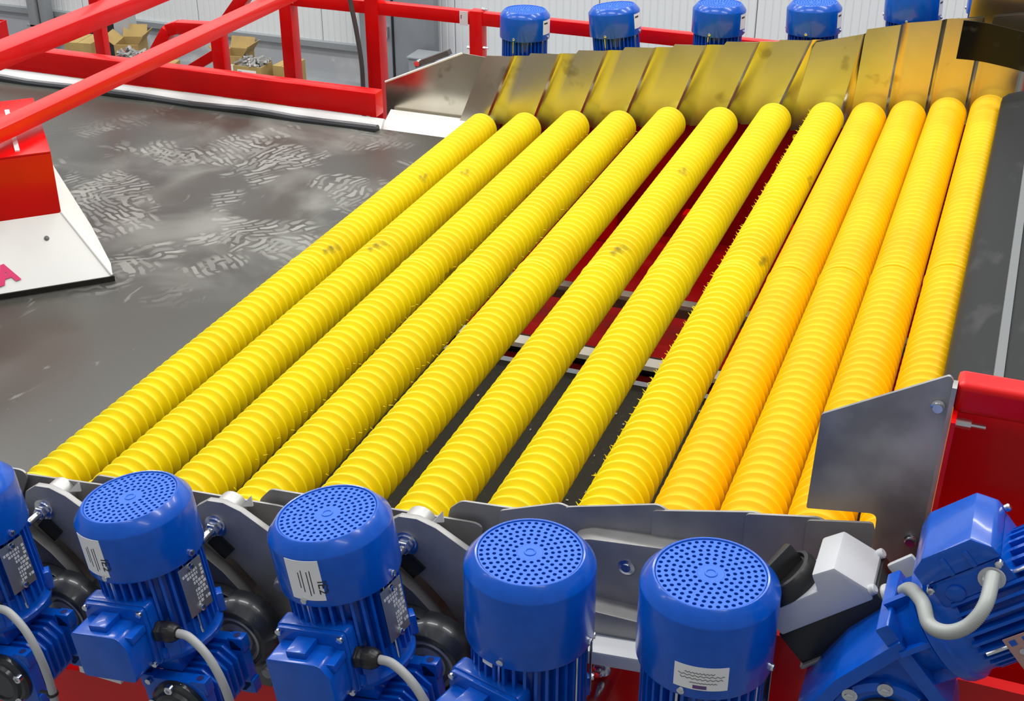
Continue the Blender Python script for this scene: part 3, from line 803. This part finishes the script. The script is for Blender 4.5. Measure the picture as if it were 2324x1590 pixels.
def gearbox_parts():
    b = MB()
    b.prism(octo(GC[0] - .008, GC[1] - .012, .048, .044, .02), -.07, .04)
    for k in range(5):
        y = -.047 + k * .0148
        b.prism(octo(GC[0] - .006, GC[1] - .012, .056, .050, .022), y - .0026, y + .0026)
    for (y0, y1) in ((-.082, -.060), (.026, .046)):
        b.prism(octo(GC[0] - .006, GC[1] - .012, .058, .052, .014), y0, y1)
    b.box(-.062, .05, -.058, .058, -.03, .0)       # motor seat
    b.lathe([(.036, 0), (.036, .13)], 24, T(0, 0, -.14))
    h = b.mesh('gearbox', 'blue', .002)
    bl = MB()
    for sx in (-1, 1):
        for sz in (-1, 1):
            pass
    lugs = MB().box(-.014, .014, -.010, .010, -.013, .013).mesh('mount_lug', 'blue', .003)
    hl = MB().cyl((0, 0, 0), (0, 0, .0004), .006, 12)
    hole = hl.mesh('tapped_hole', 'blue_hole')
    cov = MB().lathe([(.049, 0), (.049, .008), (.045, .013), (.039, .014), (.036, .020), (.030, .022), (.029, .019), (.0, .019)], 40, T(GC[0], -.082, GC[1] - .008) @ Y_OUT, True, False).mesh('output_cover', 'black_iron', sharp=30)
    return h, lugs, hole, cov
GB, LUGS, HOLES, COVER = gearbox_parts()
SOCK = MB().lathe([(.0075, 0), (.0075, .008), (.0065, .009), (.0035, .009), (.0035, .005)], 16, Y_OUT, True, True).mesh('socket_bolt', 'chrome')
def tbox_parts():
    b = MB().prism(rpoly([(-.058, -.012), (.058, -.012), (.058, .098), (-.058, .098)], .010), -.086, -.06)
    base = b.mesh('terminal_box', 'blue', .002)
    # tapered lid with stepped shoulder
    p0 = rpoly([(-.056, -.010), (.056, -.010), (.056, .096), (-.056, .096)], .008, 3)
    p1 = rpoly([(-.054, -.008), (.054, -.008), (.052, .080), (.034, .086), (-.036, .086), (-.054, .078)], .01, 3)
    l = MB()
    l.prism(p0, -.094, -.086)
    l.prism(rpoly([(-.05, -.006), (.046, -.006), (.050, .004), (.050, .056), (.036, .076), (-.05, .076)], .006, 3), -.140, -.094)
    l.box(-.02, .012, -.130, -.094, .07, .086).box(.03, .054, -.128, -.094, .058, .070)
    l.box(-.056, -.044, -.13, -.094, -.009, .0)
    lid = l.mesh('lid', 'blue', .003)
    g = MB().lathe([(.0175, 0), (.0175, .005), (.015, .006), (.015, .012)], 6, T(.058, -.075, .045) @ RY(PI / 2))
    g.lathe([(.0165, .012), (.0165, .024), (.013, .032), (.010, .036)], 12, T(.058, -.075, .045) @ RY(PI / 2))
    gl = g.mesh('cable_gland', 'black', .0012)
    return base, lid, gl
TB, LID, GLAND = tbox_parts()

def add_motor(name, top, tilt, cowl_h, label, group, box=True, gear=True, sticker=None, plate_ang=None, cable=True, yaw=0.0, simple=False, tilt_x=0.0, box_yaw=0.0, ie2_ang=-108):
    H = .155 + cowl_h + .0185
    ax = Vector((math.sin(tilt), 0, math.cos(tilt)))
    t = thing(name, tuple(Vector(top) - ax * H), label, 'motor', (tilt_x, tilt, yaw), group)
    c = link('fan_cowl', COWL[cowl_h], t, (0, 0, .155))
    g = link('grille', GR, c, (0, 0, cowl_h + .0186)); link('hub', HUB, c, (0, 0, cowl_h + .0186))
    link('fan_inside', FANIN, c, (0, 0, cowl_h - .010))
    link('stator_body', BODY, t)
    for k in range(4):
        a = rad(-95 + 90 * k)
        s = link('screw', SCREW, c, (.0895 * math.cos(a), .0895 * math.sin(a), .010), (0, 0, a + PI / 2))
        link('tie_rod', ROD, t, (.0775 * math.cos(a - .12), .0775 * math.sin(a - .12), 0))
    if simple:
        if simple == 'sticker':
            vs, fs = arc_patch(.0905, rad(-24), rad(8), .155 + cowl_h * .28, .155 + cowl_h * .92)
            st = MB().add(vs, fs).build('rating_sticker', 'paper', t)
            vs, fs = arc_patch(.0912, rad(-21), rad(-8), .155 + cowl_h * .75, .155 + cowl_h * .82)
            MB().add(vs, fs).build('print', 'ink', st)
        MB().tube(spline([(.083, -.02, .10), (.12, -.02, .10), (.15, .0, .085), (.18, .03, .04)], 5), .0055, 8).build('cable', 'dark_cable', t)
        link('flange', FLANGE, t)
        return t
    link('flange', FLANGE, t)
    for k in range(4):
        a = rad(-50 + 90 * k)
        link('foot_lug', LUG, t, (.079 * math.cos(a), .079 * math.sin(a), 0), (0, 0, a + PI / 2))
    zb = .155
    if sticker == 'ie2':
        a0, a1 = rad(ie2_ang - 17), rad(ie2_ang + 17)
        z0, z1 = zb + .012, zb + .012 + .066
        vs, fs = arc_patch(.0905, a0, a1, z0, z1)
        st = MB().add(vs, fs).build('rating_sticker', 'paper', t, label='white efficiency sticker reading IE2')
        me = bend_text('IE2', .0185, .0905, a1 - .075, z0 + .0335, -PI / 2)
        me.materials.append(M['ink']); link('lettering', me, st)
        ib = MB()
        for k, (l0, l1) in enumerate(((.012, .05), (.008, .048), (.014, .050), (.02, .046))):
            aa = a1 - .17 - k * .055 - (.04 if k > 1 else 0)
            vs, fs = arc_patch(.0911, aa - .007, aa + .007, z0 + l0, z0 + l1, .0003, 2); ib.add(vs, fs)
        ib.build('fine_print', 'ink', st)
    elif sticker == 'handwritten':
        a0, a1 = rad(-102), rad(-58)
        z0, z1 = zb + .016, zb + .053
        vs, fs = arc_patch(.0905, a0, a1, z0, z1)
        st = MB().add(vs, fs).build('rating_sticker', 'paper', t, label='white sticker with handwriting above a small dark mark')
        ib = MB()
        for k, (z, q0, q1) in enumerate(((.034, .2, .75), (.0295, .08, .93), (.0245, .12, .9), (.0185, .3, .8))):
            prev = None; n = 26
            pts = []
            for s in range(n):
                u = q0 + (q1 - q0) * s / (n - 1)
                a = a0 + (a1 - a0) * u
                zz = zb + z + .009 + .0012 * math.sin(s * 2.1 + k) * (1 if k < 3 else .5)
                pts.append((.0914 * math.cos(a), .0914 * math.sin(a), zz))
            ib.tube(pts, .00035, 4)
        ib.build('handwriting', 'ink', st)
        vs, fs = arc_patch(.0911, rad(-86), rad(-75), zb + .018, zb + .0235, .0003, 4)
        MB().add(vs, fs).build('printed_mark', 'ink_violet', st)
    elif sticker == 'scrap':
        vs, fs = arc_patch(.084, rad(-118), rad(-106), zb - .012, zb + .0, .001, 4)
        MB().add(vs, fs).build('sticker_scrap', 'paper', t)
    if plate_ang is not None:
        a = rad(plate_ang)
        np_ = MB().box(-.024, .024, -.0012, 0, -.044, .044)
        o = np_.build('nameplate', 'plate_alu', t, .0006, label='grey metal nameplate with embossed figures')
        o.location = (.086 * math.cos(a), .086 * math.sin(a), .105); o.rotation_euler = (0, 0, a + PI / 2)
        ib = MB(); rnd = random.Random(11)
        for r_ in range(9):
            z = .026 - r_ * .007
            x = -.002 if r_ > 1 else -.02
            while x < .02:
                w = rnd.uniform(.002, .006)
                if rnd.random() < .8: ib.box(x, x + w, -.0018, -.0012, z, z + .0042)
                x += w + .0016
        ib.build('embossed_print', 'print_light', o)
        for zz in (-.038, .038):
            link('rivet', SCREW, o, (0, -.0012, zz))
    if box:
        tb = link('terminal_box', TB, t, (-.012, 0, .018), (0, 0, box_yaw))
        link('lid', LID, tb)
        for (x, z) in ((-.05, .089), (.05, .089), (.05, -.004)):
            link('screw', SCREW, tb, (x, -.094, z))
        link('cable_gland', GLAND, tb)
        MB().lathe([(.012, 0), (.012, .004), (.009, .006)], 20, T(.058, -.073, .004) @ RY(PI / 2)).build('blank_plug', 'blue', tb)
    if cable:
        pts = [(.08, -.075, .063), (.105, -.078, .060), (.138, -.088, .036), (.160, -.098, -.005), (.165, -.102, -.06), (.160, -.105, -.13), (.16, -.10, -.22)]
        cb = MB().tube(spline(pts, 7), .0068, 12).build('cable', 'cable', t)
        MB().lathe([(.0095, -.002), (.0095, .002)], 12, T(.164, -.103, -.075)).box(-.012, .004, -.003, .003, -.0015, .0015, T(.151, -.103, -.074)).build('cable_tie', 'black', cb)
    if gear:
        gb = link('gearbox', GB, t)
        for sx in (-1, 1):
            for sz in (-1, 1):
                for y in (-.071, .036):
                    link('mount_lug', LUGS, gb, (GC[0] - .006 + sx * .048, y, GC[1] - .012 + sz * .042))
                    if sz > 0: link('tapped_hole', HOLES, gb, (GC[0] - .006 + sx * .048, y, GC[1] - .012 + .0551))
        cv = link('output_cover', COVER, t)
        for k in range(5):
            a = rad(20 + 72 * k)
            link('socket_bolt', SOCK, cv, (GC[0] + .042 * math.cos(a), -.092, GC[1] - .008 + .042 * math.sin(a)))
        for (x, z) in ((-.048, .035), (.012, .034), (-.02, -.06)):
            link('plug_screw', SCREW, cv, (GC[0] + x, -.084, GC[1] + z))
    return t
G = 'blue gear motors along the near side'
TL = -rad(9)
add_motor('gear_motor', (-1.498, 1.365, 1.661), TL, .078, 'blue gear motor cut off by the left edge, grey nameplate and black cover showing', G, plate_ang=-9, sticker='ie2')
add_motor('gear_motor', (-1.151, 1.365, 1.717), TL, .078, 'blue gear motor with IE2 sticker at the left edge of its cowl, leftmost whole motor', G, plate_ang=-9, sticker='ie2', ie2_ang=-106)
add_motor('gear_motor', (-.809, 1.365, 1.775), TL, .078, 'blue gear motor with IE2 sticker in the middle of its cowl, second whole motor', G, plate_ang=-9, sticker='ie2', ie2_ang=-90)
add_motor('gear_motor', (-.501, 1.365, 1.791), 0, .112, 'tall upright blue motor without a sticker, right of the second IE2 motor', G, plate_ang=20, sticker='scrap', cable=True, box_yaw=-.25)
add_motor('gear_motor', (-.255, 1.365, 1.825), 0, .112, 'tall upright blue motor with a handwritten white sticker, beside the rotary switch', G, plate_ang=20, sticker='handwritten', box=False, cable=False)
G2 = 'blue motors behind the far guard plates'
far = [((-1.69, 4.5, 1.647), 0.0, 'leftmost blue motor behind the far guard plates'), ((-1.36, 4.5, 1.692), -rad(7), 'second blue motor from the left behind the far guard plates, leaning left'),
       ((-.985, 4.5, 1.735), -.01, 'third blue motor from the left behind the far guard plates'), ((-.668, 4.5, 1.768), -rad(3), 'fourth blue motor from the left behind the far guard plates'),
       ((-.356, 4.5, 1.84), -rad(3), 'fifth blue motor behind the far guard plates, its top cut by the picture edge'), ((-.10, 4.5, 1.88), 0, 'blue motor mostly hidden behind the tall chute plate at top right')]
for (tp_, ti, lb) in far:
    add_motor('fan_motor', tp_, ti, .078, lb, G2, simple='sticker', tilt_x=rad(-2))

# ------------------------------------------------------------------ right side: stainless plate, red frame
sp = thing('corner_plate', (0, 0, 0), 'notched stainless corner plate with clouded surface in front of the last rollers', 'plate')
pl = rpoly([(-.168, 1.952), (-.014, 2.044), (-.008, 2.036), (-.016, 1.60), (-.074, 1.60), (-.076, 1.812), (-.172, 1.797)], [.004, .006, .004, 0, 0, .012, .004])
MB().prism(pl, 1.592, 1.597).build('sheet', 'steel', sp, sharp=30)
MB().prism([(-.016, 1.72), (-.009, 2.036), (-.003, 2.036), (-.010, 1.72)], 1.575, 1.597).build('folded_edge', 'steel', sp)
for (x, z) in ((-.022, 1.998), (-.027, 1.782)):
    MB().lathe([(.009, 0), (.009, .003), (.0065, .004), (.0065, .010)], 12, T(x, 1.592, z) @ Y_OUT).build('bolt', 'chrome', sp)
rf = thing('discharge_housing', (0, 0, 0), 'red housing with rounded top tube and sheet panel at the right edge', 'housing')
MB().box(-.004, .9, 1.585, 1.63, 1.994, 2.038).build('top_tube', 'red', rf, .010, seg=4)
MB().box(.0, .9, 1.69, 1.695, 1.1, 1.995).build('panel', 'red', rf)
MB().prism([(-.010, 1.68), (-.003, 2.0), (.003, 2.0), (-.004, 1.68)], 1.55, 1.69).build('side_flange', 'red', rf)
MB().box(-.012, .08, 1.56, 1.63, 1.66, 1.705).build('lower_flange', 'red', rf, .006)
MB().cyl((.003, 1.585, 1.982), (.022, 1.585, 1.982), .007, 8).cyl((.022, 1.585, 1.982), (.04, 1.585, 1.982), .0035, 8).build('bolt', 'chrome', rf)
MB().cyl((.001, 1.57, 1.79), (.012, 1.57, 1.79), .007, 8).build('bolt', 'chrome', rf)
MB().box(-.2, .9, 1.45, 1.47, 1.0, 1.68).build('lower_panel', 'red', rf)

# ------------------------------------------------------------------ isolator switch, tilted with the discharge conveyor
PH = rad(42)
iso = thing('isolator_switch', (-.128, 1.40, 1.686), 'grey rotary isolator switch with black dial beside the tall motors', 'switch', (0, -PH, 0))
MB().box(-.008, .172, -.002, .11, -.006, .0).build('mount_plate', 'steel_mid', iso, .002)
MB().box(-.004, .148, .002, .085, .0, .052).build('base', 'black', iso, .002)  # black colour paints in the shadow on the lower side of the box
cv = MB()
cv.prism([(.0, .050), (.140, .046), (.146, .058), (.124, .108), (.092, .112), (.084, .088), (.0, .088)], .0, .085)
cover = cv.build('cover', 'grey_pl', iso, .004)
for (x, z) in ((.155, .060),):
    for y in (.004, .082):
        MB().lathe([(.007, 0), (.007, .006), (.005, .008)], 12, T(.143, y, z - .002) @ RY(PI / 2)).build('cover_screw', 'grey_pl', cover)
dl = MB().lathe([(.044, 0), (.044, .018), (.041, .024), (.036, .025), (.034, .020), (.0, .019)], 40, T(.036, .043, .088), True, False).build('dial', 'black', iso, sharp=30)
MB().box(-.008, .008, -.031, .031, .018, .046, T(.036, .043, .088) @ RZ(rad(-40))).build('knob', 'black', dl, .003)
gl = MB().lathe([(.018, 0), (.018, .006), (.0135, .008), (.0135, .03)], 24, T(.146, .02, .03) @ RY(PI / 2)).build('conduit_gland', 'grey_pl', iso, .001)
MB().box(.152, .190, .06, .068, .0, .05).box(.16, .185, .0, .06, .0, .012).build('bracket_ear', 'grey_pl', iso, .008)

# ------------------------------------------------------------------ tilted gear motor at lower right
gm = thing('tilted_gear_motor', (.050, 1.36, 1.853), 'large blue gear motor lying tilted at the lower right corner', 'motor', (0, -rad(41), 0))
gm.scale = (.8, .8, .8)
XE = RY(PI / 2)
MB().lathe([(.07, -.030), (.092, -.026), (.094, -.020), (.094, -.008), (.088, -.004), (.084, .02), (.08, .03), (.06, .03)], 56, XE, True, True).build('flange', 'blue', gm, sharp=35)
N_ = 34; pts = []
for i in range(N_):
    a = 2 * PI * i / N_; w = 2 * PI / N_
    for u, r in ((-.5, .070), (-.24, .070), (-.15, .088), (.15, .088), (.24, .070)):
        pts.append((r * math.cos(a + u * w), r * math.sin(a + u * w)))
n = len(pts)
MB().add([(.025, x, y) for x, y in pts] + [(.26, x, y) for x, y in pts], [(i, (i + 1) % n, (i + 1) % n + n, i + n) for i in range(n)] + [tuple(reversed(range(n))), tuple(range(n, 2 * n))]).build('stator_body', 'blue', gm, sharp=30)
for (x0, x1, yy, zz) in ((.035, .085, -.086, -.02), (.10, .2, -.055, .068)):
    MB().cyl((x0, yy, zz), (x1, yy, zz), .0032, 10).build('tie_rod', 'chrome', gm)
tb = MB().box(.0, .118, -.062, .055, .055, .105).build('terminal_box', 'blue', gm, .006)
tb.location = (.012, 0, -.004)
l = MB().prism([(-.004, .107), (.120, .107), (.118, .125), (.098, .150), (.02, .150), (-.004, .135)], -.066, .058)
l.box(.04, .05, -.069, -.05, .107, .14).box(.075, .085, -.069, -.05, .107, .138)
l.build('lid', 'blue', tb, .005)
for (x, y) in ((.004, -.060), (.112, -.060), (.112, .052)):
    MB().lathe([(.006, 0), (.006, .006), (.004, .008)], 12, T(x, -.066, .100) @ Y_OUT if y < 0 else T(x + .008, y, .11) @ XE).build('screw', 'chrome', tb)
MB().lathe([(.014, 0), (.014, .003), (.011, .005)], 20, T(.03, -.062, .078) @ Y_OUT).build('blank_plug', 'blue', tb)
MB().lathe([(.019, 0), (.019, .004)], 24, T(.088, -.062, .080) @ Y_OUT).lathe([(.0135, .004), (.0135, .014), (.012, .016)], 6, T(.088, -.062, .080) @ Y_OUT).build('conduit_gland', 'grey_pl', tb, .001)
np_ = MB().box(.115, .24, -.0925, -.0905, -.055, .02).build('nameplate', 'copper_plate', gm, .001, label='pinkish metal nameplate with pale print')
np_.location = (-.045, -.002, -.022)
ib = MB(); rnd = random.Random(5)
for r_ in range(6):
    x = .14
    while x < .235:
        w = rnd.uniform(.004, .012)
        if rnd.random() < .75: ib.box(x, x + w, -.0935, -.0925, -.012 - r_ * .007, -.0075 - r_ * .007)
        x += w + .003
ib.build('embossed_print', 'print_light', np_)
ib = MB()
for x in (.122, .142, .158, .18): ib.box(x, x + .009, -.0935, -.0925, .006, .015)
ib.build('blue_print', 'blue', np_)
MB().lathe([(.005, 0), (.005, .003)], 12, T(.132, -.0925, -.006) @ Y_OUT).build('rivet', 'chrome', np_)
# bell housing and worm case
g = MB().lathe([(.05, -.085), (.062, -.08), (.066, -.05), (.086, -.030), (.06, -.028)], 40, XE).build('bell_housing', 'blue', gm, sharp=40)
for k in range(6):
    a = rad(60 * k + 15)
    MB().box(-.082, -.028, -.004, .004, .055, .082, RX(a)).build('rib', 'blue', g)
c = MB()
c.prism(rpoly([(-.30, -.03), (-.20, .012), (-.08, .030), (-.075, -.085), (-.13, -.19), (-.28, -.18), (-.32, -.09)], .02), -.055, .07)
c.prism(rpoly([(-.315, -.028), (-.20, .018), (-.072, .040), (-.072, .018), (-.20, -.004), (-.315, -.052)], .005), -.075, .075)
c.prism(rpoly([(-.095, .07), (-.072, .07), (-.072, -.10), (-.095, -.10)], .004), -.070, .07)
case = c.build('gear_case', 'blue', gm, .006)
MB().lathe([(.084, 0), (.082, .012), (.070, .016), (.066, .010), (.050, .008), (.0, .008)], 44, T(-.185, -.055, -.09) @ Y_OUT, True, False).build('output_flange', 'blue', gm, sharp=40)
MB().lathe([(.052, 0), (.052, .006), (.04, .008), (.0, .008)], 36, T(-.185, -.063, -.09) @ Y_OUT, True, False).build('output_cover', 'black_iron', gm, sharp=40)
for k in range(8):
    a = rad(45 * k + 10)
    MB().lathe([(.012, 0), (.012, .006)], 16, T(-.185 + .074 * math.cos(a), -.066, -.09 + .074 * math.sin(a)) @ Y_OUT).lathe([(.008, .006), (.008, .012), (.006, .013)], 6, T(-.185 + .074 * math.cos(a), -.066, -.09 + .074 * math.sin(a)) @ Y_OUT).build('case_bolt', 'chrome', case)
# corrugated conduit between switch and motor
cp = spline([(-.033, 1.415, 1.812), (-.022, 1.385, 1.848), (-.012, 1.335, 1.892), (.003, 1.285, 1.915), (.014, 1.255, 1.911), (.034, 1.240, 1.918), (.054, 1.240, 1.934), (.067, 1.255, 1.955), (.070, 1.295, 1.967)], 26)
k_ = len(cp)
tag(MB().tube(cp, [.0080 + (.0006 if i % 2 else -.0003) for i in range(k_)], 14).build('flexible_conduit', 'conduit', sharp=180), 'grey corrugated conduit looping from the switch to the tilted motor', 'conduit')
